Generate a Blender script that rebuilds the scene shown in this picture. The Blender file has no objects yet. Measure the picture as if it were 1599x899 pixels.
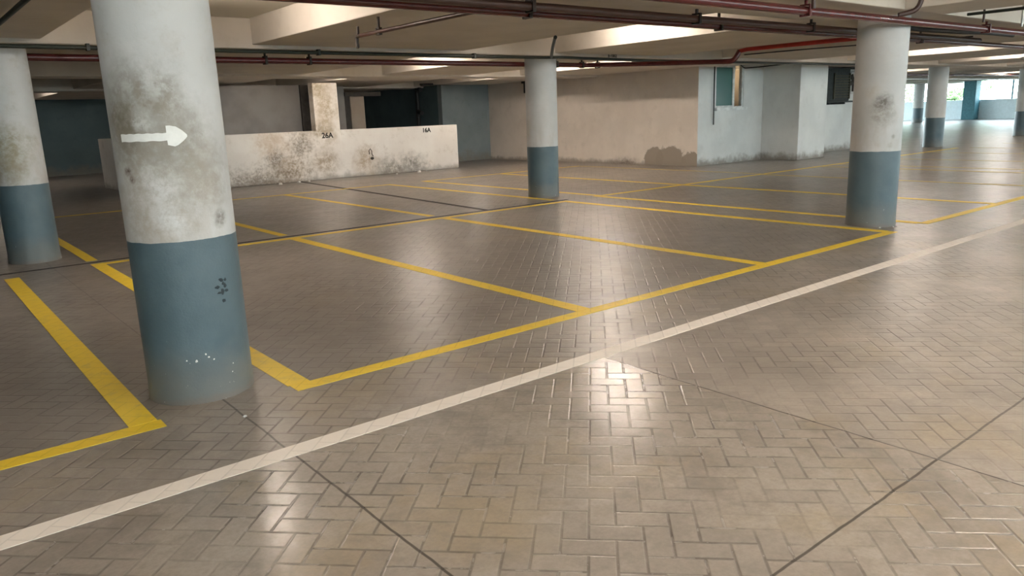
import bpy, bmesh, math, random
from mathutils import Vector, Matrix
random.seed(7)
S = bpy.context.scene
C = S.collection
V = Vector

# ------------------------------------------------------------------ camera
cam_d = bpy.data.cameras.new('camera'); cam = bpy.data.objects.new('camera', cam_d); C.objects.link(cam)
cam_d.sensor_width = 36; cam_d.lens = 1184.56/1599*36; cam_d.clip_end = 300; cam_d.clip_start = .05
R = [[0.7749877809088898, -0.630970103834544, -0.035646423508388786],
     [-0.168305744902326, -0.15169584606665376, -0.9739925803202997],
     [0.6091527851654196, 0.7608318463058358, -0.22375832045326347]]
m = Matrix(((R[0][0], -R[1][0], -R[2][0], 0), (R[0][1], -R[1][1], -R[2][1], 0), (R[0][2], -R[1][2], -R[2][2], 1.6), (0, 0, 0, 1)))
cam.matrix_world = m
S.camera = cam

# ------------------------------------------------------------------ colour management, world
S.view_settings.view_transform = 'Standard'
try: S.view_settings.look = 'None'
except Exception: pass
S.view_settings.exposure = 0.76
S.view_settings.gamma = 1.0
S.view_settings.use_curve_mapping = False
SKY = 10.0
LAMP = 180.0
W = bpy.data.worlds.new('overcast_sky'); S.world = W; W.use_nodes = True
wn = W.node_tree; wn.nodes.clear()
wo = wn.nodes.new('ShaderNodeOutputWorld'); wb = wn.nodes.new('ShaderNodeBackground')
tc = wn.nodes.new('ShaderNodeTexCoord'); sx = wn.nodes.new('ShaderNodeSeparateXYZ'); rp = wn.nodes.new('ShaderNodeValToRGB')
wn.links.new(tc.outputs['Generated'], sx.inputs[0]); wn.links.new(sx.outputs['Z'], rp.inputs[0])
rp.color_ramp.elements[0].position = 0.0; rp.color_ramp.elements[0].color = (.80, .97, 1.0, 1)
rp.color_ramp.elements[1].position = 0.6; rp.color_ramp.elements[1].color = (.74, .88, 1.0, 1)
wn.links.new(rp.outputs[0], wb.inputs['Color']); wb.inputs['Strength'].default_value = SKY
wn.links.new(wb.outputs[0], wo.inputs[0])

# ------------------------------------------------------------------ helpers
def tag(o, label=None, cat=None, group=None, kind=None):
    if label: o['label'] = label
    if cat: o['category'] = cat
    if group: o['group'] = group
    if kind: o['kind'] = kind
    return o
def empty(name, loc=(0,0,0), label=None, cat=None, group=None):
    o = bpy.data.objects.new(name, None); C.objects.link(o); o.location = loc
    o.empty_display_size = .1
    return tag(o, label, cat, group)
class MB:
    def __init__(s): s.bm = bmesh.new()
    def box(s, x0, x1, y0, y1, z0, z1):
        vs = [s.bm.verts.new(p) for p in ((x0,y0,z0),(x1,y0,z0),(x1,y1,z0),(x0,y1,z0),(x0,y0,z1),(x1,y0,z1),(x1,y1,z1),(x0,y1,z1))]
        for f in ((3,2,1,0),(4,5,6,7),(0,1,5,4),(1,2,6,5),(2,3,7,6),(3,0,4,7)): s.bm.faces.new([vs[i] for i in f])
        return s
    def prism(s, pts, z0, z1):
        a = [s.bm.verts.new((x,y,z0)) for x,y in pts]; b = [s.bm.verts.new((x,y,z1)) for x,y in pts]
        n = len(pts); s.bm.faces.new(a[::-1]); s.bm.faces.new(b)
        for i in range(n): s.bm.faces.new((a[i], a[(i+1)%n], b[(i+1)%n], b[i]))
        return s
    def lathe(s, prof, n=48, cx=0, cy=0):
        rings = []
        for r, z in prof: rings.append([s.bm.verts.new((cx+r*math.cos(2*math.pi*i/n), cy+r*math.sin(2*math.pi*i/n), z)) for i in range(n)])
        for a, b in zip(rings, rings[1:]):
            for i in range(n): s.bm.faces.new((a[i], a[(i+1)%n], b[(i+1)%n], b[i]))
        s.bm.faces.new(rings[0][::-1]); s.bm.faces.new(rings[-1]); return s
    def tube(s, pts, r, n=12, round_=0.0):
        pts = [V(p) for p in pts]
        if round_ > 0 and len(pts) > 2:
            q = [pts[0]]
            for i in range(1, len(pts)-1):
                a, b, c = pts[i-1], pts[i], pts[i+1]
                d1 = (a-b); d2 = (c-b); k = min(round_, d1.length*.45, d2.length*.45)
                p1 = b+d1.normalized()*k; p2 = b+d2.normalized()*k
                for t in (0, .25, .5, .75, 1): q.append((1-t)**2*p1+2*t*(1-t)*b+t*t*p2)
            q.append(pts[-1]); pts = q
        t0 = (pts[1]-pts[0]).normalized(); up = V((0,0,1)) if abs(t0.z) < .9 else V((1,0,0))
        nrm = (up-t0*up.dot(t0)).normalized(); rings = []
        for i, p in enumerate(pts):
            if i == 0: t = t0
            elif i == len(pts)-1: t = (pts[-1]-pts[-2]).normalized()
            else: t = ((pts[i]-pts[i-1]).normalized()+(pts[i+1]-pts[i]).normalized()).normalized()
            nrm = (nrm-t*nrm.dot(t)).normalized(); bi = t.cross(nrm)
            rings.append([s.bm.verts.new(p+r*(math.cos(2*math.pi*k/n)*nrm+math.sin(2*math.pi*k/n)*bi)) for k in range(n)])
        for a, b in zip(rings, rings[1:]):
            for i in range(n): s.bm.faces.new((a[i], a[(i+1)%n], b[(i+1)%n], b[i]))
        s.bm.faces.new(rings[0][::-1]); s.bm.faces.new(rings[-1]); return s
    def build(s, name, mat, parent=None, smooth=False, bevel=0):
        bmesh.ops.recalc_face_normals(s.bm, faces=s.bm.faces)
        me = bpy.data.meshes.new(name); s.bm.to_mesh(me); s.bm.free()
        me.materials.append(mat)
        o = bpy.data.objects.new(name, me); C.objects.link(o)
        if parent: o.parent = parent
        if smooth:
            for p in me.polygons: p.use_smooth = True
            try:
                me.set_sharp_from_angle(angle=math.radians(40))
            except Exception: pass
        if bevel:
            b = o.modifiers.new('bevel', 'BEVEL'); b.width = bevel; b.segments = 2; b.limit_method = 'ANGLE'
        return o
def struct(o): o['kind'] = 'structure'; return o

# node material builder
class N:
    def __init__(s, name):
        s.m = bpy.data.materials.new(name); s.m.use_nodes = True; s.t = s.m.node_tree
        s.b = s.t.nodes['Principled BSDF']; s.geo = s.t.nodes.new('ShaderNodeNewGeometry'); s.pos = s.geo.outputs['Position']
        s._sep = None
    def L(s, a, b): s.t.links.new(a, b)
    def _in(s, sock, v):
        if isinstance(v, bpy.types.NodeSocket): s.L(v, sock)
        elif v is not None:
            if isinstance(v, tuple) and len(v) == 3 and sock.type == 'RGBA': v = (*v, 1)
            sock.default_value = v
    def math(s, op, a, b=None, c=None, clamp=False):
        n = s.t.nodes.new('ShaderNodeMath'); n.operation = op; n.use_clamp = clamp
        s._in(n.inputs[0], a)
        if b is not None: s._in(n.inputs[1], b)
        if c is not None: s._in(n.inputs[2], c)
        return n.outputs[0]
    def vm(s, op, a, b=None, out=0):
        n = s.t.nodes.new('ShaderNodeVectorMath'); n.operation = op; s._in(n.inputs[0], a)
        if b is not None: s._in(n.inputs[1], b)
        return n.outputs[out]
    def xyz(s):
        if s._sep is None:
            n = s.t.nodes.new('ShaderNodeSeparateXYZ'); s.L(s.pos, n.inputs[0]); s._sep = n.outputs
        return s._sep
    def noise(s, scale, detail=4, rough=.55, vec=None, stretch=None, off=0):
        n = s.t.nodes.new('ShaderNodeTexNoise'); v = vec or s.pos
        if stretch: v = s.vm('MULTIPLY', v, stretch)
        if off: v = s.vm('ADD', v, (off, off*1.7, off*.6))
        s.L(v, n.inputs['Vector']); n.inputs['Scale'].default_value = scale; n.inputs['Detail'].default_value = detail
        n.inputs['Roughness'].default_value = rough; return n.outputs['Fac']
    def ramp(s, v, a, b, o0=0.0, o1=1.0):
        n = s.t.nodes.new('ShaderNodeMapRange'); n.interpolation_type = 'SMOOTHSTEP'; s._in(n.inputs[0], v)
        n.inputs[1].default_value = a; n.inputs[2].default_value = b; n.inputs[3].default_value = o0; n.inputs[4].default_value = o1
        return n.outputs[0]
    def mix(s, f, a, b, mode='MIX'):
        n = s.t.nodes.new('ShaderNodeMix'); n.data_type = 'RGBA'; n.blend_type = mode
        s._in(n.inputs[0], f); s._in(n.inputs[6], a); s._in(n.inputs[7], b); return n.outputs[2]
    def bump(s, h, strength=.3, dist=.01):
        n = s.t.nodes.new('ShaderNodeBump'); n.inputs['Strength'].default_value = strength; n.inputs['Distance'].default_value = dist
        s.L(h, n.inputs['Height']); s.L(n.outputs[0], s.b.inputs['Normal'])
    def patch(s, c, r, edge=.5, nscale=6, namp=.6, squash=(1,1,1), off=0):
        """stain mask round a point, broken up by noise"""
        d = s.vm('SUBTRACT', s.pos, tuple(c)); d = s.vm('MULTIPLY', d, squash)
        l = s.vm('LENGTH', d, out=1); l = s.math('DIVIDE', l, r)
        nz = s.noise(nscale, 6, .65, off=off); l2 = s.math('ADD', l, s.math('MULTIPLY', s.math('SUBTRACT', nz, .5), namp*2))
        if edge < .3: return s.ramp(l2, 1.0, 1.0-edge, 0, 1)
        soft = s.ramp(l2, 1.15, .1, 0, 1)
        return s.math('MULTIPLY', soft, s.ramp(s.noise(nscale*2.2, 6, .7, off=off+5), .32, .62, .25, 1))
    def end(s, col, rough=.7, spec=.4, metal=None):
        s._in(s.b.inputs['Base Color'], col); s._in(s.b.inputs['Roughness'], rough)
        s.b.inputs['Specular IOR Level'].default_value = spec
        if metal is not None: s.b.inputs['Metallic'].default_value = metal
        return s.m

def simple(name, col, rough=.6, spec=.4, metal=None, var=.15, nscale=8, bump=.1):
    n = N(name); f = n.noise(nscale, 5)
    c2 = tuple(x*(1-var*2) for x in col)
    n.bump(n.noise(60, 3), bump, .003)
    return n.end(n.mix(n.ramp(f, .3, .7), c2, col), rough, spec, metal)

# ---- floor: worn herringbone concrete pavers at 45 degrees, thin panel joints
def herring(n, unit=.1058, ox=2.135, oy=2.18):
    x, y, z = n.xyz()
    dx = n.math('SUBTRACT', x, ox); dy = n.math('SUBTRACT', y, oy)
    wob = n.math('MULTIPLY', n.math('SUBTRACT', n.noise(5, 2), .5), .03)
    k = 1/math.sqrt(2)/unit
    u = n.math('ADD', n.math('MULTIPLY', n.math('SUBTRACT', dx, dy), k), wob)
    v = n.math('SUBTRACT', n.math('MULTIPLY', n.math('ADD', dx, dy), k), wob)
    iu = n.math('FLOOR', u); iv = n.math('FLOOR', v); fu = n.math('FRACT', u); fv = n.math('FRACT', v)
    km = n.math('FLOORED_MODULO', n.math('SUBTRACT', iu, iv), 4.0)
    km = n.math('ROUND', km)
    is1 = n.math('COMPARE', km, 1.0, .1); is2 = n.math('COMPARE', km, 2.0, .1); vert = n.math('GREATER_THAN', km, 1.5)
    # horizontal brick
    a = n.math('ADD', fu, is1); ha = n.math('MINIMUM', a, n.math('SUBTRACT', 2.0, a)); hb = n.math('MINIMUM', fv, n.math('SUBTRACT', 1.0, fv))
    dh = n.math('MINIMUM', ha, hb)
    b = n.math('ADD', fv, is2); va = n.math('MINIMUM', b, n.math('SUBTRACT', 2.0, b)); vb = n.math('MINIMUM', fu, n.math('SUBTRACT', 1.0, fu))
    dv = n.math('MINIMUM', va, vb)
    mx = n.t.nodes.new('ShaderNodeMix'); mx.data_type = 'FLOAT'; n.L(vert, mx.inputs[0]); n.L(dh, mx.inputs[2]); n.L(dv, mx.inputs[3])
    d = mx.outputs[0]; n.tilt_a = a; n.tilt_b = b; n.vert = vert
    bid = n.t.nodes.new('ShaderNodeCombineXYZ'); n.L(n.math('SUBTRACT', iu, is1), bid.inputs[0]); n.L(n.math('SUBTRACT', iv, is2), bid.inputs[1]); n.L(vert, bid.inputs[2])
    wn_ = n.t.nodes.new('ShaderNodeTexWhiteNoise'); wn_.noise_dimensions = '3D'; n.L(bid.outputs[0], wn_.inputs['Vector'])
    return d, wn_.outputs['Value']
def floor_mat():
    n = N('herringbone_pavers'); x, y, z = n.xyz()
    d, rnd = herring(n)
    keep = n.ramp(n.noise(1.1, 3, .6), .36, .60, .16, 1)          # joints filled with dirt in places
    keep = n.math('MULTIPLY', keep, n.ramp(n.noise(9, 2), .3, .6, .55, 1))
    jw = n.ramp(d, .018, .085, 1, 0)
    joint = n.math('MULTIPLY', jw, keep)
    base = n.mix(rnd, (.325, .290, .254), (.393, .352, .308))
    big = n.noise(.55, 5, .6); base = n.mix(n.ramp(big, .35, .68), base, n.mix(1, base, (.80, .79, .79), 'MULTIPLY'))
    dirt = n.ramp(n.noise(2.2, 6, .7, off=5), .44, .70, 0, .60); base = n.mix(dirt, base, (.19, .168, .145))
    dirt2 = n.ramp(n.noise(.9, 6, .7, off=31), .55, .72, 0, .5); base = n.mix(dirt2, base, (.48, .41, .34))
    ochre = n.ramp(n.noise(1.3, 5, .6, off=12), .52, .74, 0, .4); base = n.mix(ochre, base, (.33, .25, .13))
    fine = n.noise(45, 3, .7); base = n.mix(n.ramp(fine, .3, .75, 0, .32), base, (.20, .175, .15)); base = n.mix(n.ramp(n.noise(12, 5, .65, off=44), .42, .70, 0, .30), base, (.19, .17, .145))
    # light scuff streaks along the bays
    st = n.ramp(n.noise(1.6, 5, .6, stretch=(1, .18, 1), off=3), .56, .75, 0, .3); base = n.mix(st, base, (.47, .41, .35))
    # smoother, darker bay surface beyond the kerb line
    bay = n.math('MULTIPLY', n.ramp(y, 4.1, 4.6), .42); base = n.mix(bay, base, (.200, .172, .152))
    base = n.mix(n.math('MULTIPLY', joint, .66), base, (.085, .072, .060))
    # panel joints
    def line(c, at, w=.006):
        return n.ramp(n.math('ABSOLUTE', n.math('SUBTRACT', n.math('ADD', c, n.math('MULTIPLY', n.math('SUBTRACT', n.noise(3, 3), .5), .02)), at)), w*.6, w*1.4, 1, 0)
    l1 = n.math('MULTIPLY', line(x, 1.31), n.math('LESS_THAN', y, 4.75))
    l2 = line(y, 1.285); l3 = n.math('MULTIPLY', line(x, 3.47, .005), n.math('LESS_THAN', y, 3.4))
    l4 = n.math('MULTIPLY', line(x, 1.31, .005), n.math('GREATER_THAN', y, 4.75))
    pj = n.math('MAXIMUM', n.math('MAXIMUM', l1, l2), n.math('MAXIMUM', l3, n.math('MULTIPLY', l4, .6)))
    base = n.mix(n.math('MULTIPLY', pj, .85), base, (.05, .042, .036))
    # darker floor towards the low wall and in the back bay
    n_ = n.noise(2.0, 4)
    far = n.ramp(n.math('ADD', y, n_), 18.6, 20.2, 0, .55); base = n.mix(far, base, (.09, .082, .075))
    h = n.math('SUBTRACT', 1.0, n.math('MULTIPLY', jw, n.math('ADD', n.math('MULTIPLY', keep, .8), .2)))
    h = n.math('ADD', h, n.math('MULTIPLY', fine, .25)); h = n.math('ADD', h, n.math('MULTIPLY', rnd, .25))
    h = n.math('ADD', h, n.math('MULTIPLY', n.noise(14, 3), .5))
    tl = n.math('MULTIPLY', n.math('SUBTRACT', rnd, .5), n.math('ADD', n.math('MULTIPLY', n.vert, n.tilt_b), n.math('MULTIPLY', n.math('SUBTRACT', 1.0, n.vert), n.tilt_a)))
    h = n.math('ADD', h, n.math('MULTIPLY', tl, 1.1))
    n.bump(h, .45, .004)
    # the driving aisle is polished smoother than the bays
    pol = n.math('MULTIPLY', n.math('LESS_THAN', y, 3.445), n.math('LESS_THAN', x, 3.472))
    rg = n.math('SUBTRACT', n.math('ADD', n.ramp(n.noise(6, 5, .6, off=9), .3, .7, .30, .38), n.math('MULTIPLY', joint, .04)), n.math('MULTIPLY', pol, .115))
    return n.end(base, rg, .5)
def paint_mat(name, col, worn, amount):
    n = N(name); d, rnd = herring(n)
    w = n.ramp(n.noise(7, 6, .7), .50, .72, 0, amount)
    f2 = n.ramp(n.noise(60, 4, .7), .45, .8, 0, .35*amount+.05)
    c = n.mix(w, col, worn); c = n.mix(f2, c, worn)
    j = n.math('MULTIPLY', n.ramp(d, .01, .06, 1, 0), .28); c = n.mix(j, c, tuple(k*.5 for k in col))
    n.bump(n.ramp(d, .0, .07), .2, .003)
    return n.end(c, .5, .4)

def column_mat(name, seed, patches=(), grime=.35, grime_c=None):
    n = N(name); x, y, z = n.xyz()
    white = n.mix(n.ramp(n.noise(2.2, 4, off=seed), .35, .7), (.45, .45, .44), (.51, .51, .50))
    white = n.mix(n.math('MULTIPLY', n.ramp(n.noise(5, 6, .7, off=seed+3), .52, .72), grime), white, (.36, .32, .27))
    white = n.mix(n.ramp(n.noise(24, 5, .7, off=seed+3), .66, .74, 0, .35), white, (.30, .26, .21))
    low = n.math('MULTIPLY', n.ramp(z, 1.0, 1.7, 1, 0), n.ramp(n.noise(6, 5, .65, stretch=(1,1,.4), off=seed+7), .42, .65, 0, .4))
    white = n.mix(low, white, (.38, .335, .28))
    for (c, r, col, am, ns, amp) in patches:
        white = n.mix(n.math('MULTIPLY', n.patch(c, r, .7, ns, amp, off=seed), am), white, col)
    blue = n.mix(n.ramp(n.noise(3, 5, .6, off=seed+20), .3, .7), (.062, .098, .116), (.082, .122, .141))
    blue = n.mix(n.ramp(n.noise(30, 3, .7, off=seed+1), .62, .72, 0, .25), blue, (.07, .12, .14))
    zz = n.math('ADD', z, n.math('MULTIPLY', n.math('SUBTRACT', n.noise(7, 4, off=seed), .5), .25))
    blue = n.mix(n.ramp(zz, .06, .40, .70, 0), blue, (.150, .150, .135))
    blue = n.mix(n.ramp(n.math('ADD', z, n.math('MULTIPLY', n.noise(14, 4), .06)), .03, .09, .8, 0), blue, (.15, .13, .11))
    blue = n.mix(n.math('MULTIPLY', n.ramp(n.noise(40, 4, .6, off=seed+2), .70, .74), n.ramp(z, .05, .45, 1, 0)), blue, (.62, .62, .58))
    wob = n.math('MULTIPLY', n.math('SUBTRACT', n.noise(9, 2, off=seed), .5), .012)
    top = n.math('GREATER_THAN', n.math('ADD', z, wob), .965)
    n.bump(n.math('ADD', n.noise(9, 5, .6, off=seed), n.math('MULTIPLY', n.noise(70, 3), .25)), .25, .012)
    return n.end(n.mix(top, blue, white), n.mix(top, (.42,.42,.42), (.62,.62,.62)), .4)

def plaster(name, c1, c2, damp=.5, damp_h=.35, patches=(), dirt=(.30, .25, .20), grime=.25, seed=0):
    n = N(name); x, y, z = n.xyz()
    c = n.mix(n.ramp(n.noise(1.3, 4, off=seed), .35, .68), c1, c2)
    c = n.mix(n.ramp(n.noise(3.2, 6, .68, off=seed+4), .54, .75, 0, grime), c, dirt)
    c = n.mix(n.ramp(n.noise(22, 5, .7, off=seed+4), .67, .76, 0, grime), c, tuple(k*.6 for k in dirt))
    zz = n.math('ADD', z, n.math('MULTIPLY', n.math('SUBTRACT', n.noise(2.6, 5, .7, off=seed+2), .5), damp_h*2.2))
    c = n.mix(n.ramp(zz, 0.0, damp_h, damp, 0), c, (.20, .175, .145))
    for (p, r, col, am, ns, amp, sq) in patches:
        c = n.mix(n.math('MULTIPLY', n.patch(p, r, .6 if am < .82 else .15, ns, amp, sq, off=seed), am), c, col)
    n.bump(n.math('ADD', n.noise(6, 6, .65, off=seed), n.math('MULTIPLY', n.noise(50, 3), .2)), .3, .015)
    return n.end(c, .8, .25)

M = {}
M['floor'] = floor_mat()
M['yellow'] = paint_mat('yellow_line_paint', (.90, .64, .045), (.55, .43, .16), .42)
M['yellow_faded'] = paint_mat('faded_yellow_line_paint', (.60, .46, .13), (.33, .28, .18), .9)
M['white_line'] = paint_mat('white_line_paint', (.88, .81, .73), (.68, .61, .53), .3)
M['joint'] = simple('black_joint_sealant', (.030, .024, .020), .7)
M['ceiling'] = plaster('painted_concrete_soffit', (.60, .55, .485), (.66, .61, .54), 0, .01, grime=.22, dirt=(.36, .32, .25), seed=3)
M['coffer'] = plaster('cream_painted_concrete', (.66, .62, .53), (.70, .66, .57), 0, .01, grime=.12, dirt=(.40, .35, .28), seed=8)
M['red_pipe'] = simple('dark_red_pipe_paint', (.105, .018, .018), .24, .5, var=.12)
M['lit_red'] = simple('lit_red_pipe_paint', (.42, .022, .016), .38, .5, var=.15)  # brighter copy of the pipe red, painted as if lit
M['brown_pipe'] = simple('brown_red_pipe_paint', (.062, .028, .022), .42, .5, var=.15)
M['conduit'] = simple('black_green_conduit', (.022, .028, .022), .5)
M['rust'] = simple('rusty_steel', (.035, .024, .018), .6)
M['steel'] = simple('galvanised_steel', (.5, .5, .48), .35, .5, .8, var=.1)
M['text'] = simple('black_stencil_paint', (.015, .013, .012), .7, var=.1)
M['arrow'] = simple('white_arrow_paint', (.78, .78, .75), .6, var=.05, nscale=20)
M['teal_wall'] = plaster('dark_teal_wall', (.070, .104, .116), (.086, .126, .140), .6, .4, grime=.3, dirt=(.03, .05, .055), seed=11)
M['blue_wall'] = plaster('grey_blue_wall', (.20, .235, .245), (.23, .265, .275), .7, .45, grime=.3, dirt=(.12, .13, .13), seed=13)
M['stair_grey'] = plaster('grey_mauve_plaster', (.235, .215, .205), (.285, .265, .25), 0, .01, grime=.35, dirt=(.27, .24, .22), seed=15)
M['tan'] = plaster('tan_plaster', (.30, .24, .19), (.34, .275, .22), 0, .01, seed=17)
M['room'] = plaster('cream_room_plaster', (.58, .50, .42), (.62, .54, .46), 0, .01, seed=19)
M['dark'] = simple('dark_gap_shade_and_parts', (.060, .052, .045), .8)  # near-black for painted gap shade, also for dark parts
M['win_frame'] = simple('white_window_frame', (.72, .74, .73), .4)
M['glass'] = None
M['ac'] = simple('grey_metal_casing', (.030, .036, .036), .75, .15)
M['ac_grille'] = simple('olive_grey_louvres', (.055, .053, .038), .75, .15)
M['facade_col'] = simple('teal_blue_paint', (.045, .16, .20), .6)
M['facade_wall'] = simple('pale_blue_grey_paint', (.74, .84, .90), .7, var=.04)
M['white_chip'] = simple('white_plaster_chip', (.72, .70, .66), .7)
M['black_cable'] = simple('black_cable_rubber', (.018, .018, .018), .5)
def glassmat():
    n = N('teal_tinted_glass'); n.b.inputs['Transmission Weight'].default_value = .25
    return n.end((.030, .130, .120), .35, .3)
M['glass'] = glassmat()
def emis(name, col, st):
    n = N(name); n.b.inputs['Emission Color'].default_value = (*col, 1); n.b.inputs['Emission Strength'].default_value = st
    return n.end((.9, .9, .9), .4)
M['tube'] = emis('fluorescent_tube_light', (1.0, .86, .74), LAMP)
M['lampbody'] = simple('white_enamel', (.75, .75, .72), .4, var=.03)

# low wall stains (positions on its front face, Y = 19.85)
lw = 19.85; sq = (1, 1, 1)
M['low_wall'] = plaster('stained_cream_plaster', (.74, .69, .64), (.80, .76, .71), .62, .20,
    patches=[((9.38, lw, .46), .62, (.27, .19, .11), .81, 4, .5, (1, 1, 1.3)),
             ((8.75, lw, 1.0), .50, (.17, .13, .09), .81, 8, .9, (1, 1, 1)),
             ((8.0, lw, .62), .36, (.10, .075, .055), .81, 9, .9, (1, 1, 1)),
             ((8.4, lw, .35), .55, (.30, .22, .14), .80, 8, .9, (1, 1, 1.2)),
             ((10.7, lw, .42), .50, (.36, .26, .16), .80, 5, .6, (1, 1, .9)),
             ((12.2, lw, .22), .55, (.15, .135, .115), .81, 6, .7, (.8, 1, 1.3)),
             ((11.4, lw, .18), .50, (.20, .18, .15), .80, 6, .7, (.8, 1, 1.4)),
             ((9.55, lw, 1.9), .70, (.36, .28, .17), .80, 5, .8, (1.6, 1, .6)),
             ((7.6, lw, .12), .9, (.20, .16, .12), .80, 8, .9, (.5, 1, 2.0)),
             ((7.9, lw, 1.1), .6, (.50, .38, .27), .7, 4, .8, (1, 1, 1)),
             ((9.3, lw, 1.35), .45, (.30, .24, .16), .8, 6, .8, (.7, 1, 1.6)),
             ((9.3, lw, 2.5), .4, (.30, .24, .13), .75, 7, .7, (1, 1, 1))],
    dirt=(.42, .35, .27), grime=.5, seed=21)
M['side_wall'] = plaster('grey_cream_plaster', (.56, .50, .44), (.62, .555, .49), .75, .16,
    patches=[((17.25, 14.75, .16), .42, (.25, .212, .172), .95, 3.2, .55, (1, 1.1, 1.05)),
             ((17.25, 14.15, .16), .46, (.25, .212, .172), .95, 4, .5, (1, .8, 1.1)),
             ((17.25, 13.40, .10), .36, (.25, .212, .172), .95, 5, .6, (1, .9, 1.1)),
             ((17.25, 15.9, .02), .34, (.15, .12, .10), .8, 6, .5, (1, .5, 1.4))],
    dirt=(.33, .29, .25), grime=.25, seed=27)
M['white_wall'] = plaster('white_blue_plaster', (.60, .61, .60), (.67, .68, .665), .85, .26, dirt=(.38, .37, .33), grime=.22, seed=33)

# ------------------------------------------------------------------ the shell
floor = struct(MB().box(-14, 62, -10, 34, -.15, 0).build('floor', M['floor']))
struct(MB().box(-60, 140, -70, 110, -.5, -.2).build('ground', simple('outside_ground', (.30, .31, .27), .9)))
ceiling = struct(MB().box(-14, 62.4, -10, 34, 3.0, 3.2).build('ceiling', M['coffer']))
# downstand bands of the coffered ceiling
xb = [(4.25, 5.40), (10.70, 11.55), (17.0, 17.9), (23.6, 24.6)]
TN = 1
def beam(x0, x1, y0, y1, z0=2.6):
    global TN
    TN += 1
    o = struct(MB().box(x0, x1, y0, y1, z0, 2.999).build('trim_%d' % TN, M['ceiling'], None, bevel=.012)); return o
for y0, y1 in xb: beam(-14, 62.2, y0, y1)
K = 1.05
bands = [(-4.2, 1.55), (3.95, 7.35), (9.30, 12.15), (14.10, 17.20), (19.35, 22.6), (24.7, 27.9), (30.1, 33.3), (35.5, 38.7), (40.9, 44.0), (46.3, 49.4), (51.7, 54.8)]
rows = [(5.40, 10.70), (11.55, 17.0), (17.9, 23.6), (24.6, 34)]
for y0, y1 in rows:
    for i, (x0, x1) in enumerate(bands):
        if 11 < y0 < 17 and i == 2: x1 = 11.9
        if 11 < y0 < 17 and i == 3: x0 = 13.5
        beam(x0*K, min(x1*K, 62.2), y0, y1, 2.65)
for xc in (.35, 9.30, 18.2, 28.3, 38.0, 47.6):
    beam(xc, xc+1.05, -10, 4.25)

# walls on the left and at the back
struct(MB().box(-14, 15.3, 31.5, 31.7, 0, 3.0).build('wall_back', M['teal_wall']))
struct(MB().box(15.2, 17.25, 22.5, 22.75, 0, 3.0).build('wall_middle', M['blue_wall']))
struct(MB().box(15.2, 15.45, 22.75, 31.7, 0, 3.0).build('wall_inner', M['teal_wall']))
struct(MB().box(17.25, 17.45, 13.2, 22.75, 0, 3.0).build('wall_left', M['side_wall']))
# guardroom wall (facing the aisle) with the window opening x 18.02..19.32, z 1.55..2.55
w = MB(); y0, y1 = 13.2, 13.36
w.box(17.45, 18.02, y0, y1, 0, 3.0); w.box(19.32, 20.3, y0, y1, 0, 3.0); w.box(18.02, 19.32, y0, y1, 0, 1.55); w.box(18.02, 19.32, y0, y1, 2.72, 3.0)
w.box(17.25, 17.45, 13.199, 13.2, 0, 3.0)
struct(w.build('wall_front', M['white_wall']))
struct(MB().box(20.28, 21.75, 12.0, 13.36, 0, 3.0).build('wall_pier', M['white_wall'], bevel=.01))
struct(MB().box(21.75, 27.0, 13.2, 13.36, 0, 3.0).build('wall_right', M['white_wall']))
struct(MB().box(17.45, 20.6, 15.0, 15.1, 0, 3.0).build('wall_room', M['room']))
struct(MB().box(20.5, 20.6, 13.36, 15.0, 0, 3.0).build('wall_room_side', M['room']))
struct(MB().box(26.9, 27.0, 13.36, 30, 0, 3.0).build('wall_end', M['white_wall']))

# window
wi = struct(MB().box(17.95, 19.40, 13.10, 13.20, 1.47, 1.55).build('window_1', M['win_frame'], bevel=.005))
wf = MB(); fy0, fy1 = 13.22, 13.27
wf.box(18.02, 18.07, fy0, fy1, 1.55, 2.72); wf.box(18.82, 18.92, fy0, fy1, 1.55, 2.72); wf.box(18.07, 18.82, fy0, fy1, 1.55, 1.61); wf.box(18.07, 18.82, fy0, fy1, 2.64, 2.72)
wf.box(19.27, 19.32, fy0, fy1, 1.55, 2.72); wf.box(18.92, 19.27, fy0, fy1, 1.55, 1.58); wf.box(18.92, 19.27, fy0, fy1, 2.69, 2.72)
wf.build('window_frame', M['win_frame'], wi, bevel=.004)
MB().box(18.07, 18.82, 13.24, 13.25, 1.61, 2.64).build('pane', M['glass'], wi)
lg = empty('wall_lamp', (19.9, 14.2, 2.55), 'small lit wall lamp inside the room behind the window', 'lamp')
MB().lathe([(.02, .10), (.06, .09), (.08, .02), (.075, 0)], 20).build('lamp_holder', M['lampbody'], lg, True)
MB().lathe([(.02, -.11), (.045, -.09), (.05, -.04), (.03, 0)], 20).build('bulb', emis('warm_bulb', (1, .80, .52), 50), lg, True)
MB().box(-.02, .6, -.02, .02, .10, .13).build('lamp_arm', M['lampbody'], lg)

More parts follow.
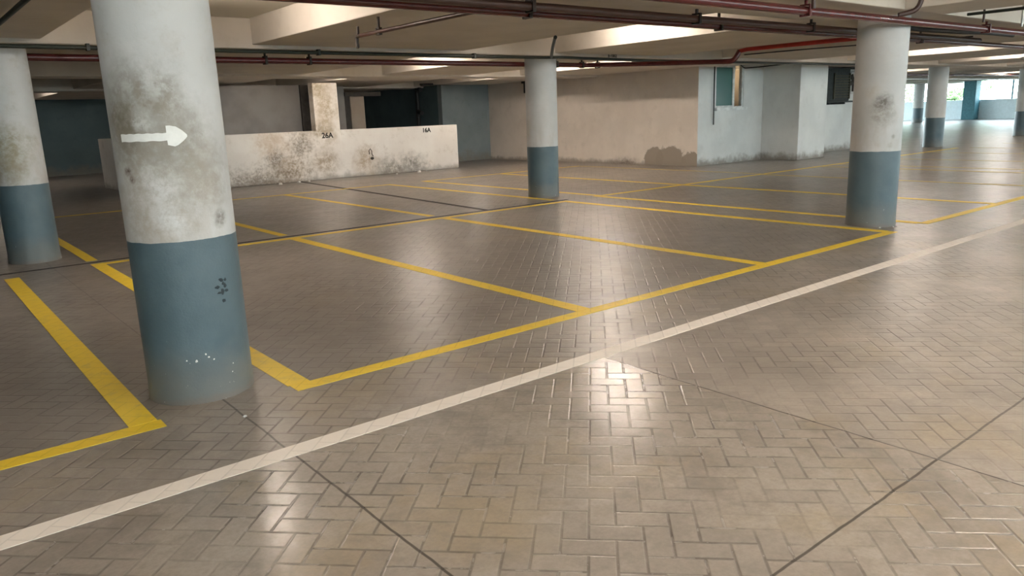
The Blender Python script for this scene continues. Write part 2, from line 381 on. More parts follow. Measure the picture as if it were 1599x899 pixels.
# low wall and its pier
def font_mesh(body, size, mat, name, parent, mw):
    cu = bpy.data.curves.new(name, 'FONT'); cu.body = body; cu.size = size; cu.extrude = .001; cu.align_x = 'CENTER'; cu.align_y = 'CENTER'; cu.offset = size*.03
    t = bpy.data.objects.new(name, cu); C.objects.link(t)
    dg = bpy.context.evaluated_depsgraph_get(); me = bpy.data.meshes.new_from_object(t.evaluated_get(dg))
    bpy.data.objects.remove(t); bpy.data.curves.remove(cu)
    me.transform(mw); me.materials.clear(); me.materials.append(mat); me.name = name
    o = bpy.data.objects.new(name, me); C.objects.link(o)
    if parent: o.parent = parent
    return o
lowroot = empty('low_wall', (9.3, 19.85, 0), 'stained cream plastered low wall with a square pier, bay numbers on its face', 'wall')
def lp(o): o.parent = lowroot; o.matrix_parent_inverse = lowroot.matrix_world.inverted(); return o
lowroot.matrix_world = Matrix.Translation((9.3, 19.85, 0)); 
def sub(o, root):
    """parent keeping world coordinates: shift mesh into root space"""
    o.data.transform(Matrix.Translation(-root.location)); o.parent = root; return o
w = MB(); w.box(4.55, 13.93, 19.85, 20.12, 0, 1.33)
sub(w.build('wall_panel', M['low_wall'], bevel=.015), lowroot)
sub(MB().box(4.55, 4.82, 20.12, 23.6, 0, 1.33).build('return_wall', M['low_wall'], bevel=.015), lowroot)
sub(MB().box(9.22, 9.95, 19.848, 20.12, 0, 2.598).build('pier', M['low_wall'], bevel=.012), lowroot)
T = lambda x, y, z, rx: Matrix.Translation((x, y, z)) @ Matrix.Rotation(rx, 4, 'X')
sub(font_mesh('26A', .20, M['text'], 'bay_number', None, T(9.54, 19.838, 1.19, math.pi/2)), lowroot)['label'] = 'black stencilled bay number 26A'
sub(font_mesh('16A', .18, M['text'], 'bay_number', None, T(12.79, 19.838, 1.20, math.pi/2)), lowroot)['label'] = 'black stencilled bay number 16A'
# chipped hook mark on the low wall
mk = MB(); mk.tube([(10.80, 19.842, .60), (10.79, 19.842, .70), (10.84, 19.842, .76), (10.88, 19.842, .70), (10.88, 19.842, .60), (10.92, 19.842, .55)], .010, 8)
mk.lathe([(.01, .44), (.05, .47), (.055, .50), (.02, .52)], 12, 10.88, 19.848)
sub(mk.build('hook_mark', M['dark']), lowroot)

# stair block behind the low wall
st = empty('stair_enclosure', (7.2, 21.0, 0), 'grey plastered stair enclosure rising behind the low wall, left of the pier', 'stairwell')
sub(MB().box(5.2, 9.35, 21.0, 21.2, 0, 2.598).build('enclosure_wall', M['stair_grey']), st)
sub(MB().box(9.35, 9.60, 20.9, 21.25, 0, 2.598).build('gap_shade', M['dark']), st)  # solid dark strip painted in for the shaded gap beside the pier
dw = empty('doorway_surround', (11.0, 22.0, 0), 'brown plastered doorway surround behind the low wall, right of the pier', 'doorway')
sub(MB().box(10.5, 11.20, 21.9, 22.1, 0, 2.598).build('side_panel', M['stair_grey']), dw)
sub(MB().box(11.20, 11.42, 22.0, 22.1, 0, 2.35).build('recess', M['dark']), dw)  # dark slab stands in for the shade of an open gap
sub(MB().box(11.42, 11.90, 21.95, 22.15, 0, 2.30).build('door_post', M['tan']), dw)
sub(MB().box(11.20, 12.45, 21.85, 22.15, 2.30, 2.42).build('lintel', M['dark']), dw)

# facade at the far end
struct(MB().box(61.8, 62.1, -10, 34, 0, 1.38).build('wall_far', M['facade_wall']))
struct(MB().box(-14, 61.8, -10.2, -10, 0, 1.75).build('wall_near', M['white_wall']))  # unseen; height set to hold back sky light from the near floor
struct(MB().box(-14.2, -14, -10, 34, 0, 3.0).build('wall_behind', M['white_wall']))  # unseen; added closed to keep sky light out behind the camera
struct(MB().box(61.7, 62.2, -10, 34, 2.72, 2.999).build('trim_1', M['facade_wall']))
for yy in (4.5, 14.2, 22.8, 31.0):
    o = MB().box(-.42, .42, -.42, .42, 0, 2.718).build('facade_pillar', M['facade_col'], bevel=.02); o.location = (61.3, yy, 0)
    tag(o, {4.5: 'teal square pillar at the bright far parapet, hidden at the right', 14.2: 'teal square pillar at the far parapet, behind the right frame edge',
            22.8: 'teal square pillar standing against the bright far parapet between two tree-lit openings', 31.0: 'teal square pillar at the left end of the far parapet'}[yy], 'pillar', 'pillars of the far open side')
fr = empty('parapet_railing', (61.9, 17.0, 1.38), 'thin dark posts and rail in the far opening', 'railing')
for yy in (20.4, 16.9, 24.9, 26.5): MB().box(-.03, .03, yy-17-.05, yy-17+.05, 0, 1.34).build('post', M['facade_col'], fr)
MB().box(-.02, .02, 7.0, 10.2, .05, .12).build('rail', M['conduit'], fr)

# ------------------------------------------------------------------ round columns
def column(x, y, r, mat, label, z1=2.6):
    prof = [(r*1.015, 0), (r*1.01, .06), (r, .10)] + [(r, .10+(z1-.10)*k/6) for k in range(1, 6)] + [(r, z1)]
    o = MB().lathe(prof, 72).build('round_column', mat, None, True); o.location = (x, y, 0)
    return tag(o, label, 'column', 'round concrete columns of the car park')
G1 = (.30, .275, .24)
mA = column_mat('column_paint_arrow', 1, [((1.10, 4.48, 1.70), .34, (.21, .19, .155), .97, 6, .5), ((1.03, 4.55, 1.52), .24, (.19, .165, .135), .95, 7, .6), ((1.15, 4.47, 1.36), .38, (.27, .245, .205), .92, 7, .6), ((1.08, 4.52, 1.12), .32, (.36, .315, .26), .85, 7, .6),
      ((1.27, 4.44, 1.47), .28, (.235, .215, .185), .9, 8, .8), ((1.38, 4.46, 1.30), .24, (.29, .26, .22), .8, 9, .8), ((1.02, 4.60, 1.62), .18, (.15, .13, .095), .9, 9, .7),
      ((1.12, 4.49, 1.26), .16, (.56, .555, .54), .9, 11, .8), ((1.16, 4.47, 1.08), .12, (.58, .575, .56), .95, 12, .8), ((1.10, 4.50, 1.62), .09, (.50, .50, .48), .8, 12, .8),
      ((1.016, 4.617, 1.364), .035, (.08, .045, .03), .95, 20, .3), ((1.03, 4.60, 1.32), .028, (.10, .06, .045), .95, 20, .3), ((1.44, 4.48, 1.07), .06, (.14, .125, .105), .9, 14, .6)], .42)
cA = column(1.29, 4.743, .302, mA, 'nearest big round column, blue band below and grimy white above with a white arrow')
mD = column_mat('column_paint_smudged', 40, [((9.735, 4.626, 1.45), .22, (.24, .22, .19), .8, 7, .5), ((9.73, 4.63, 1.58), .14, (.13, .115, .10), .95, 12, .5), ((9.68, 4.75, 1.70), .12, (.42, .39, .34), .6, 14, .9),
      ((9.859, 4.526, 1.149), .035, (.2, .18, .15), .8, 20, .6), ((9.827, 4.542, 1.04), .05, (.33, .3, .26), .7, 16, .6), ((9.717, 4.653, 1.052), .05, (.40, .36, .32), .6, 14, .6)], .12)
column(9.979, 4.803, .302, mD, 'second round column of the front row, right of centre, with a dark smudge on its white half')
column(1.241, 11.207, .286, column_mat('column_paint_left', 70, [((1.10, 10.95, 1.42), .42, (.25, .225, .145), .9, 7, .7), ((1.05, 11.0, 1.15), .3, (.28, .245, .175), .8, 8, .8)], .5), 'round blue and white column cut by the left edge of the view')
column(9.847, 11.196, .30, column_mat('column_paint_clean', 90, [], .06), 'clean round blue and white column in the middle, in front of the long grey wall')
column(27.37, 11.24, .302, column_mat('column_paint_far', 110, [], .08), 'distant round blue and white column seen just right of the smudged one')
column(55.8, 24.08, .335, column_mat('column_paint_farthest', 130, [], .08), 'farthest small round column near the far openings')  # same blue and white paint as the other columns
column(35.6, 11.27, .28, column_mat('column_paint_edge', 150, [], .08), 'distant round column cut by the right edge of the view')

def arrow_on_column(parent, r=.302):
    prof = []
    for k in range(26): a = -157.5+k*2; prof.append((a, 1.5235+.0015*math.sin(k*.8), 1.565+.0015*math.sin(k*1.3)))
    prof += [(-107.6, 1.522, 1.566), (-107.5, 1.500, 1.603), (-104, 1.495, 1.604), (-101, 1.491, 1.600), (-98, 1.497, 1.597), (-95, 1.508, 1.586), (-92, 1.520, 1.574), (-90, 1.530, 1.563), (-88, 1.541, 1.551)]
    bm = bmesh.new(); cols = []
    for a, z0, z1 in prof:
        c_, s_ = math.cos(math.radians(a)), math.sin(math.radians(a))
        cols.append([bm.verts.new((q*c_, q*s_, z)) for q, z in ((r-.002, z0), (r+.003, z0), (r+.003, z1), (r-.002, z1))])
    for p, q in zip(cols, cols[1:]):
        for i in range(4): bm.faces.new((p[i], p[(i+1)%4], q[(i+1)%4], q[i]))
    bm.faces.new(cols[0][::-1]); bm.faces.new(cols[-1]); bmesh.ops.recalc_face_normals(bm, faces=bm.faces)
    me = bpy.data.meshes.new('arrow_marking'); bm.to_mesh(me); bm.free(); me.materials.append(M['arrow'])
    o = bpy.data.objects.new('arrow_marking', me); C.objects.link(o); o.parent = parent; return o
ar = arrow_on_column(cA)
ar['label'] = 'white painted arrow pointing right'
# ink smudges on the blue band of the near column
sp = MB()
def blob(bmb, ang, z, ra, rz, cx=0, cy=0, r=.302):
    a = math.radians(ang); c0 = V((r*math.cos(a), r*math.sin(a), z)); t = V((-math.sin(a), math.cos(a), 0)); nrm = V((math.cos(a), math.sin(a), 0))
    k = 9; vs = []; 
    for i in range(k):
        th = 2*math.pi*i/k; q = random.uniform(.6, 1.1)
        vs.append(bmb.bm.verts.new(c0+t*ra*q*math.cos(th)+V((0, 0, rz*q*math.sin(th)))+nrm*.0015))
    top = bmb.bm.verts.new(c0+nrm*.003)
    for i in range(k): bmb.bm.faces.new((vs[i], vs[(i+1)%k], top))
for ang, z, a_, b_ in ((-76, .675, .022, .013), (-70.5, .715, .019, .015), (-65, .71, .012, .013), (-66, .675, .013, .020), (-70, .645, .015, .022), (-74, .64, .018, .008), (-69.5, .59, .015, .013), (-64.5, .645, .015, .011), (-68.5, .69, .010, .012)): blob(sp, ang, z, a_, b_)
sp.build('smudge_marks', simple('ink_smudge', (.020, .034, .042), .7), cA)
dr = MB()
for ang, z, s_ in ((-108, .262, .010), (-98, .295, .006), (-95, .275, .008), (-118, .27, .005), (-90, .255, .006), (-70, .15, .006), (-68, .20, .005)): blob(dr, ang, z, s_, s_)
dr.build('paint_spatter', M['white_chip'], cA)

# ------------------------------------------------------------------ painted floor lines (2 mm of paint)
def fline(x0, x1, y0, y1, name, mat, label, group=None, z=.002, cat='floor marking'):
    o = MB().box(x0, x1, y0, y1, .0003, z).build(name, mat); return tag(o, label, cat, group)
h = .063
fline(-6, 45, 3.38, 3.51, 'white_floor_line', M['white_line'], 'long straight white line painted across the paved floor in front of the bays')
def poly(name, segs, mat, label, group=None, z=.0025):
    root = MB()
    for i, (x0, x1, y0, y1) in enumerate(segs): root.box(x0, x1, y0, y1, .0003, z+.0002*i)
    return tag(root.build(name, mat), label, 'floor marking', group)
Yf, Yb, Yr = 4.305, 10.20, 16.58
GL = 'yellow parking bay lines'
fline(-6, .94, Yf-h, Yf+h, 'yellow_front_line', M['yellow'], 'yellow front line left of the nearest column, at the lower left', GL)
fline(1.70, 9.56, Yf-h, Yf+h, 'yellow_front_line', M['yellow'], 'long yellow front line between the two front row columns', GL)
fline(10.40, 18.2, Yf-h, Yf+h, 'yellow_front_line', M['yellow'], 'yellow front line to the right of the smudged column', GL)
xs = [(.85, 'broad yellow divider left of the nearest column'), (1.76, 'yellow divider running back just right of the nearest column'), (4.24, 'yellow divider ending at the front line in the middle foreground'),
      (6.80, 'second yellow divider from the front line middle, towards the right'), (9.50, 'yellow divider ending in a corner at the smudged column foot'),
      (10.43, 'yellow divider passing behind the smudged column foot'), (12.97, 'thin yellow divider beyond the smudged column'), (15.85, 'faded yellow divider farther right of the smudged column'),
      (18.5, 'faint yellow divider at the end of the right front row')]
for i, (x, lab) in enumerate(xs):
    yt = 10.02 if i == 0 else Yb+h
    fline(x-h-.01, x+h+.01, Yf+h if i != 99 else Yf, yt, 'yellow_divider_line', M['yellow'] if i < 7 else M['yellow_faded'], lab, GL, .0028)
fline(1.69, 9.57, Yb-h, Yb+h, 'yellow_back_line', M['yellow'], 'yellow line along the dark joint behind the front bays', GL, .0022)
fline(10.36, 27, Yb+.04, Yb+.04+2*h, 'yellow_back_line', M['yellow'], 'yellow line running on behind the smudged column to the far right', GL, .0022)
for x, lab in ((1.76, 'yellow divider in the back row beside the left column'), (4.25, 'yellow divider in the back row seen right of the nearest column'), (6.80, 'yellow divider in the back row reaching the line corner near the pier'),
               (9.50, 'yellow divider in the back row ending at the middle column'), (10.52, 'yellow divider passing behind the middle column'), (13.0, 'yellow divider in the back row right of the middle column'), (16.0, 'faint yellow divider below the peeling wall')):
    fline(x-h, x+h, 10.55 if x < 10 else 10.3, Yr, 'yellow_divider_line', M['yellow'] if x < 15 else M['yellow_faded'], lab, GL, .0028)
fline(1.70, 9.56, Yr-h, Yr+h, 'yellow_rear_line', M['yellow'], 'yellow line in front of the stained low wall', GL, .0022)
fline(10.46, 16.06, Yr-h, Yr+h, 'yellow_rear_line', M['yellow'], 'yellow line behind the middle column', GL, .0022)
for k, (x, a, b) in enumerate(((19.35, Yf, Yb), (21.7, Yf, Yb), (24.6, Yf, Yb), (27.2, 4.4, 10), (30.0, 4.4, 10), (32.6, 4.4, 10))):
    fline(x-h, x+h, a, b, 'yellow_divider_line', M['yellow_faded'], 'faded yellow divider on the distant floor at the right, one of several parallel ones', GL+' far away')

# dark joints
def strip(pts, w, name, label, z=.004):
    (xa, ya), (xb_, yb_) = pts; d = V((xb_-xa, yb_-ya)).normalized(); p = V((-d.y, d.x))*w/2
    o = MB().prism([(xa+p.x, ya+p.y), (xb_+p.x, yb_+p.y), (xb_-p.x, yb_-p.y), (xa-p.x, ya-p.y)][::-1], .0003, z).build(name, M['joint'])
    return tag(o, label, 'floor joint')
strip([(-6, 10.40), (9.7, 10.375)], .055, 'expansion_joint', 'narrow black joint running beside the yellow back line')
strip([(7.83, 10.41), (8.33, 16.5)], .10, 'expansion_joint', 'thick black joint crossing the back bay towards the low wall')
strip([(8.345, 16.66), (8.60, 19.8)], .09, 'expansion_joint', 'short black joint between the rear yellow line and the low wall')

# small debris
def chip(x, y, s, label):
    bm = MB(); k = 7
    bot = [bm.bm.verts.new((s*random.uniform(.7, 1.1)*math.cos(2*math.pi*i/k), s*random.uniform(.6, 1)*math.sin(2*math.pi*i/k), 0)) for i in range(k)]
    top = [bm.bm.verts.new((v.co.x*.6, v.co.y*.6, s*.7)) for v in bot]
    bm.bm.faces.new(bot[::-1]); bm.bm.faces.new(top)
    for i in range(k): bm.bm.faces.new((bot[i], bot[(i+1)%k], top[(i+1)%k], top[i]))
    o = bm.build('plaster_chip', M['white_chip']); o.location = (x, y, 0.0); return tag(o, label, 'debris', 'fallen plaster chips')
chip(1.31, 4.07, .013, 'tiny white chip on the floor at the foot of the nearest column')
chip(7.90, 19.45, .07, 'white plaster lump at the low wall foot, left of its pier')
chip(8.46, 19.55, .06, 'first white plaster crumb right of the lump at the low wall foot')
chip(8.75, 19.56, .05, 'second small white crumb at the foot of the low wall')
chip(11.42, 19.43, .05, 'small white crumb at the low wall foot below bay number 16A')
chip(12.18, 19.42, .08, 'largest white plaster lump near the right end of the low wall')
chip(12.45, 19.45, .045, 'crumb beside the largest plaster lump at the low wall')
for i, (x, y) in enumerate(((9.73, 4.55), (9.90, 4.46), (9.96, 4.45))): chip(x, y, .018, ['leftmost', 'middle', 'rightmost'][i]+' of three white paint flakes at the foot of the smudged column')

# ------------------------------------------------------------------ pipes and cables under the ceiling
def pipe_thing(name, pts, r, mat, label, cat='pipe', rnd=.12, hang=(), htop=2.6, n=14, pm=None):
    root = empty(name, tuple(pts[0]), label, cat)
    o = MB().tube(pts, r, n, rnd).build('pipe_run', mat, None, True); sub(o, root)
    for (x, y, z) in hang:
        hb = MB(); hb.box(x-.018, x+.018, y-r-.012, y+r+.012, z-r-.012, z-r+.002); hb.box(x-.018, x+.018, y-r-.014, y-r, z-r-.01, z+r*.6+.02); hb.box(x-.018, x+.018, y+r, y+r+.014, z-r-.01, z+r*.6+.02)
        hb.box(x-.018, x+.018, y-r-.014, y+r+.014, z+r+.004, z+r+.02); hb.box(x-.012, x+.012, y-.012, y+.012, z+r+.01, htop)
        sub(hb.build('hanger', pm or M['rust']), root)
    return root
pipe_thing('sprinkler_main_pipe', [(-6, 5.62, 2.50), (61, 5.62, 2.50)], .040, M['red_pipe'], 'dark red main pipe passing high across the view and behind the smudged column', hang=[(4.8, 5.62, 2.5), (7.7, 5.62, 2.5), (12.9, 5.62, 2.5), (21, 5.62, 2.5)], htop=2.65)
pipe_thing('brown_pipe', [(-6, 5.28, 2.50), (14.3, 5.28, 2.50)], .038, M['brown_pipe'], 'brown pipe running close beside the dark red main pipe', hang=[(4.55, 5.28, 2.5), (6.85, 5.28, 2.5), (9.1, 5.28, 2.5)])
pipe_thing('sprinkler_front_pipe', [(-6, 4.36, 2.50), (61, 4.36, 2.50)], .043, M['red_pipe'], 'glossy red pipe in front of the smudged column top, at the upper right', hang=[(7.4, 4.36, 2.5), (12, 4.36, 2.5), (17, 4.36, 2.5)], pm=M['red_pipe'])
# elbow going up to the slab at the smudged column
pipe_thing('riser_pipe', [(9.05, 4.20, 2.52), (9.18, 4.05, 2.56), (9.22, 3.95, 2.99)], .028, M['brown_pipe'], 'short dark bent pipe rising to the slab above the smudged column', rnd=.08)
pipe_thing('drop_pipe', [(7.30, 4.22, 2.50), (7.30, 4.22, 2.99)], .022, M['brown_pipe'], 'short vertical brown pipe dropping onto the front red pipe')
pipe_thing('sprinkler_branch_pipe', [(4.28, 5.665, 2.50), (4.28, 7.85, 2.50)], .022, M['brown_pipe'], 'thin brown branch pipe leading back from the red main pipe to a sprinkler', hang=[(4.28, 7.45, 2.5)], htop=2.99)
hk = empty('ceiling_sprinkler', (4.28, 7.92, 2.50), 'brown sprinkler head at the end of the thin branch pipe', 'sprinkler')
MB().tube([(0, -.06, 0), (0, .03, 0), (0, .03, -.09)], .020, 10, .03).build('elbow', M['rust'], hk, True)
MB().lathe([(.012, -.13), (.022, -.12), (.022, -.085), (.014, -.08)], 12, 0, .03).build('nozzle', M['rust'], hk, True)
MB().tube([(0, -.01, .0), (0, -.01, .10)], .014, 8).build('stem', M['rust'], hk, True)
hx = [(2.4, 11.42, 2.5), (4.6, 11.42, 2.5), (5.3, 11.42, 2.5), (10.45, 11.42, 2.5), (11.15, 11.42, 2.5), (11.6, 11.42, 2.5)]
rr = pipe_thing('rear_red_pipe', [(1.0, 11.42, 2.5), (11.3, 11.42, 2.5), (11.75, 9.6, 2.42), (11.86, 8.32, 2.36), (11.95, 8.27, 2.535)], .045, M['red_pipe'],
           'dark red pipe running behind the middle column to the elbow by the window', hang=hx)
sub(MB().tube([(11.95, 8.26, 2.53), (11.93, 8.1, 2.545), (11.86, 5.75, 2.54)], .036, 14).build('lit_section', M['lit_red'], None, True), rr)['label'] = 'forward section of the pipe, its red painted brighter as if lit'
pipe_thing('black_conduit', [(-4, 10.66, 2.56), (8.9, 10.66, 2.56), (9.45, 10.62, 2.56), (9.85, 10.60, 2.57), (10.5, 10.62, 2.56), (12.2, 10.66, 2.55), (23, 10.66, 2.56)], .026, M['conduit'],
           'black conduit crossing the whole view along the beam, past the middle column top', 'conduit', .15, [(2.1, 10.66, 2.56), (5.1, 10.66, 2.56), (7.9, 10.66, 2.56)], pm=M['conduit'])
pipe_thing('ceiling_conduit', [(.99, 9.2, 2.57), (1.03, 5.5, 2.57)], .022, M['conduit'], 'black conduit running to the ceiling corner at the upper left', 'conduit')
pipe_thing('conduit_drop', [(9.50, 10.50, 2.56), (8.45, 9.3, 2.60), (7.55, 8.25, 2.622)], .026, M['conduit'], 'short black conduit bending over the beam above the middle column', 'conduit', .2)
pipe_thing('edge_line', [(10.40, 4.0, 2.57), (10.44, -6, 2.57)], .018, M['conduit'], 'thin black line along the ceiling band at the upper right corner', 'conduit')  # thin dark tube drawn along the band edge
# light-coloured hanging rods at the upper right
for x, lab in ((10.9, 'red threaded rod hanging at the upper right, left one'), (12.2, 'pale threaded rod hanging at the upper right, right one')):
    pipe_thing('hanging_rod', [(x, 4.0, 2.5), (x, 4.0, 2.99)], .014, M['brown_pipe'] if x < 11 else M['steel'], lab, 'rod')
# loose cable lying along the soffit
pipe_thing('loose_cable', [(10.9, 5.06, 2.555), (11.6, 5.0, 2.54), (12.2, 4.85, 2.52), (13.2, 4.8, 2.54), (14.6, 4.9, 2.555)], .033, M['black_cable'], 'sagging black cable bundle right of the smudged column top', 'cable', .3)
pipe_thing('thin_cable', [(13.6, 9.3, 2.58), (13.7, 8.0, 2.58), (14.1, 6.2, 2.58), (14.4, 5.42, 2.58)], .012, M['black_cable'], 'thin dark cable along the ceiling below the bright red pipe', 'cable', .2)
pipe_thing('wall_cable', [(19.05, 13.15, 2.72), (19.25, 13.15, 2.62), (20.0, 13.15, 2.66), (20.24, 12.1, 2.71), (20.26, 11.96, 2.70), (21.79, 11.96, 2.71), (21.79, 12.6, 2.71)], .016, M['black_cable'],
           'thin black cable strung along the white wall to the white pier', 'cable', .08)
pipe_thing('wall_conduit', [(17.87, 13.14, 1.10), (17.87, 13.14, 2.72), (17.87, 13.14, 2.98)], .018, M['conduit'], 'thin dark vertical conduit on the wall left of the window', 'conduit')
pipe_thing('trunking', [(22.0, 13.12, 2.66), (26.5, 13.12, 2.66)], .035, M['conduit'], 'dark pipe along the top of the white wall above the pier', 'conduit')
# drain pipe with valves in the dark corner
dp = pipe_thing('drain_pipe', [(15.1, 23.9, 0), (15.1, 23.9, 2.72)], .07, M['black_cable'], 'black vertical drain pipe with two joints in the dark teal corner', 'pipe')
for zz in (1.78, 2.58): sub(MB().tube([(15.02, 23.80, zz), (14.98, 23.45, zz-.05)], .075, 10).build('branch_socket', M['black_cable'], None, True), dp)
pipe_thing('wall_pipe', [(14.3, 22.40, 2.66), (17.15, 22.40, 2.70), (17.15, 17.0, 2.72)], .035, M['black_cable'], 'black pipe running under the ceiling along the grey wall behind the middle column', 'pipe', .1)
jb = empty('pipe_bracket', (17.15, 20.3, 2.6), 'small dark junction bracket on the wall pipe left of the middle column', 'bracket')
MB().box(-.06, .06, -.14, .14, -.02, .16).build('bracket_plate', M['black_cable'], jb); MB().box(-.04, .04, -.05, .05, -.34, -.02).build('bracket_stem', M['black_cable'], jb)
# extra services further off at the right
for y, z, mt, lab in ((7.6, 2.54, 'steel', 'silver pipe high above the distant floor at the right'), (14.2, 2.54, 'red_pipe', 'dark pipe near the far openings'), (16.5, 2.5, 'steel', 'silver pipe catching light near the far openings')):
    pipe_thing('distant_pipe', [(23.5, y, z), (61, y, z)], .045, M[mt], lab)
# stencils on the ceiling
e = font_mesh('E-1002', .088, M['text'], 'ceiling_stencil', None, T(11.28, 10.694, 2.626, math.pi/2)); e['label'] = 'black stencilled code E-1002 on the ceiling beam'; e.parent = ceiling
e = font_mesh('17A', .12, M['text'], 'ceiling_stencil', None, Matrix(((1, 0, 0, 7.35), (0, -1, 0, 11.36), (0, 0, -1, 2.598), (0, 0, 0, 1))) @ Matrix.Diagonal((1, 1.6, 1, 1))); e['label'] = 'black stencilled number 17A under the beam'; e.parent = ceiling
for x, y in ((6.6, 8.35), (9.7, 8.3)):
    pass

# ------------------------------------------------------------------ air conditioner in the recess
ac = empty('air_conditioner', (23.6, 12.75, 1.62), 'dark grey boxed air conditioner on brackets, on the white wall left of the smudged column', 'air conditioner')
MB().box(-1.15, .35, -.28, .44, 0, .97).build('casing', M['ac'], ac, bevel=.02)
g_ = MB()
for k in range(9): g_.box(-.62+.0, .28, -.31, -.28, .10+k*.08, .14+k*.08)
g_.box(-.66, -.60, -.32, -.28, .06, .84); g_.box(.26, .32, -.32, -.28, .06, .84)
g_.build('grille', M['ac_grille'], ac)
MB().box(-1.2, .42, -.40, .44, -.05, .0).build('drip_tray', M['ac'], ac)
for x in (-.85, .05):
    b_ = MB(); b_.box(x-.03, x+.03, .38, .44, -.50, -.05); b_.box(x-.03, x+.03, -.30, .38, -.10, -.05); b_.build('bracket', M['ac'], ac)
fn = empty('exhaust_fan', (25.4, 13.12, 2.2), 'round fan with a bright ring on the white wall beside the boxed air conditioner', 'fan')
rg = MB(); 
rg.tube([(.34*math.cos(t*math.pi/12), 0, .34*math.sin(t*math.pi/12)) for t in range(25)], .03, 8); rg.build('ring', M['win_frame'], fn, True)
bl = MB()
for k in range(4):
    a = k*math.pi/2+.3; bl.tube([(.05*math.cos(a), -.01, .05*math.sin(a)), (.28*math.cos(a), .02, .28*math.sin(a))], .05, 6)
bl.build('blades', M['dark'], fn, True)
MB().tube([(0, .07, 0), (0, -.06, 0)], .06, 12).build('hub', M['dark'], fn, True)

# ------------------------------------------------------------------ fluorescent lamps in the coffers, plus unseen ones added for light
def lamp(x, y, label, z=2.86, parts=True):
    r = empty('fluorescent_lamp', (x, y, z), label, 'ceiling lamp', 'fluorescent lamps in the ceiling recesses')
    MB().box(-.05, .05, -.64, .64, .03, .08).build('batten', M['lampbody'], r)
    MB().tube([(0, -.6, 0), (0, .6, 0)], .016, 10).build('tube', M['tube'], r, True)
    for q in (-1, 1):
        MB().box(-.02, .02, min(q*.60, q*.64), max(q*.60, q*.64), -.02, .035).build('end_cap', M['lampbody'], r)
        MB().box(-.008, .008, q*.4-.008, q*.4+.008, .08, 2.998-z).build('hanging_stem', M['lampbody'], r)
    return r
LP = [(2.75, 8.30, 'lamp in the recess above and right of the nearest column'), (8.98, 8.4, 'lamp hidden in the ceiling recess left of the code E-1002'),
      (8.95, 14.4, 'lamp in the recess behind the conduit, above the low wall'), (13.4, 15.0, 'lamp in the recess above the long grey wall'), (13.4, 13.0, 'lamp in the recess right of the middle column'),
      (19.5, 8.3, 'lamp in the warm lit recess right of the smudged column'), (25.3, 8.4, 'lamp in the second recess beyond the smudged column'), (30.7, 8.4, 'lamp in a recess above the distant column'),
      (36.6, 8.4, 'lamp in a far recess at the right'), (30.7, 14.5, 'lamp in a recess left of the distant column'), (42.4, 14.5, 'lamp in the recess nearest to the far openings'), (54.2, 14.5, 'lamp just inside the far openings'),
      (8.9, 18.35, 'added hidden lamp in the recess just in front of the low wall pier'), (13.9, 18.5, 'added hidden lamp in the recess in front of the low wall end'), (9.25, 27.0, 'added hidden lamp in the dark bay behind the low wall'), (2.6, 27.0, 'added hidden lamp in the dark bay at the far left'),  # hidden lamps added to brighten the low wall and back bay
      (5.6, 1.0, 'added unseen lamp above the aisle at the right of the camera'), (-1.5, 1.5, 'added unseen lamp above the aisle behind the camera'), (14.2, 1.5, 'added unseen lamp above the aisle far to the right'), (5.6, -5.0, 'added unseen lamp behind the camera to the right'),  # aisle lamps out of view, added to brighten the near floor
      (3.0, -5, 'added unseen lamp at the back of the camera'), (8.0, .6, 'added unseen lamp above the aisle, second to the right of the camera'), (2.6, .8, 'added unseen lamp above the camera to its right'), (5.6, -2.0, 'added unseen lamp over the aisle, at the back of the camera')]
for x, y, l in LP: lamp(x, y, l)

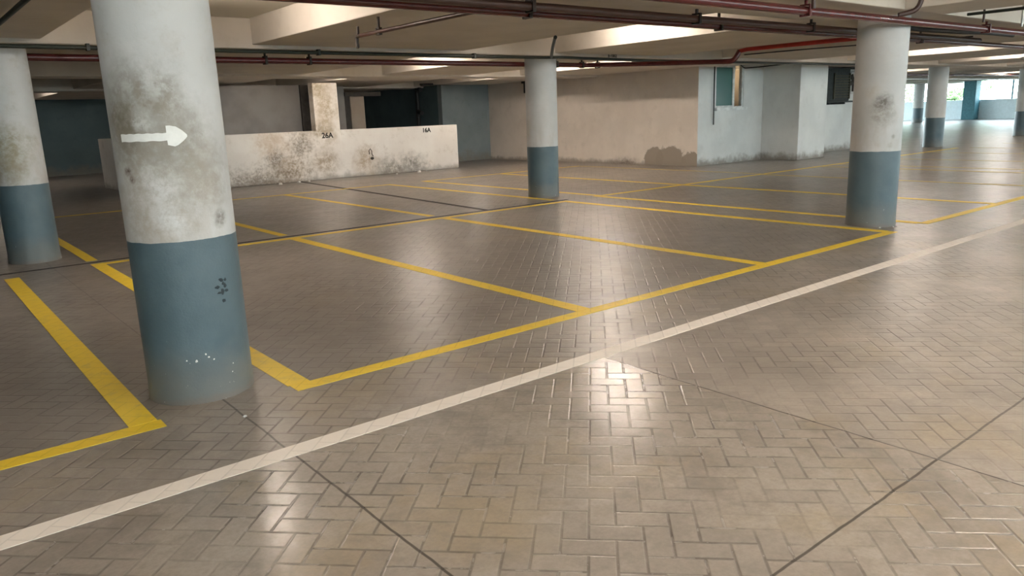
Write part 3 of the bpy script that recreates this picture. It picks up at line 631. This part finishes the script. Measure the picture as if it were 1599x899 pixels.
# ------------------------------------------------------------------ trees outside the far opening
leafm = N('bright_leaves'); lf = leafm.noise(3, 3)
LEAF = leafm.end(leafm.mix(leafm.ramp(lf, .3, .7), (.16, .36, .10), (.42, .62, .30)), .6, .3); 
leafm.b.inputs['Transmission Weight'].default_value = 0
BARK = simple('tree_bark', (.10, .08, .06), .9)
def tree(x, y, hgt, r, nleaf, label, z0=-.2):
    t = empty('tree', (x, y, z0), label, 'tree', 'trees outside the far opening')
    tr = MB(); tr.tube([(0, 0, 0), (.05, .1, hgt*.45), (-.05, .05, hgt*.8)], .09, 8, .3)
    for k in range(7):
        a = random.uniform(0, 6.28); zz = hgt*random.uniform(.3, .7); tr.tube([(0, .05, zz), (.5*r*math.cos(a), .5*r*math.sin(a), zz+.5), (.9*r*math.cos(a), .9*r*math.sin(a), zz+.8)], .03, 6, .2)
    tr.build('trunk', BARK, t, True)
    lb = MB()
    for k in range(nleaf):
        th = random.uniform(0, 6.28); ph = math.acos(random.uniform(-1, 1)); q = r*random.uniform(.45, 1)
        c = V((q*math.sin(ph)*math.cos(th), q*math.sin(ph)*math.sin(th), hgt*.62+q*.9*math.cos(ph)*hgt/(2.6*r)))
        d = V((random.uniform(-1, 1), random.uniform(-1, 1), random.uniform(-.6, .6))).normalized(); s = V((random.uniform(-1, 1), random.uniform(-1, 1), random.uniform(-1, 1))).cross(d).normalized()
        L_ = random.uniform(.10, .22); vs = [lb.bm.verts.new(c+p) for p in (-d*L_, s*L_*.35, d*L_, -s*L_*.35)]; lb.bm.faces.new(vs)
    lb.build('foliage', LEAF, t)['kind'] = 'stuff'
for a in ((67, 30.2, 3.6, 1.5, 700, 'small leafy tree behind the farthest small column'), (66, 25.6, 2.6, 1.3, 1000, 'low bushy tree left of the teal pillar at the parapet'), (69, 25.2, 5.5, 2.0, 500, 'taller thin tree behind the low bushy one'),
          (72, 22.0, 5.0, 1.5, 260, 'sparse tree right of the teal pillar'), (68, 20.3, 4.2, 1.2, 260, 'slim sparse tree in the right far opening'), (70, 18.6, 5.5, 1.6, 420, 'tree behind the right edge of the far opening')):
    tree(*a)
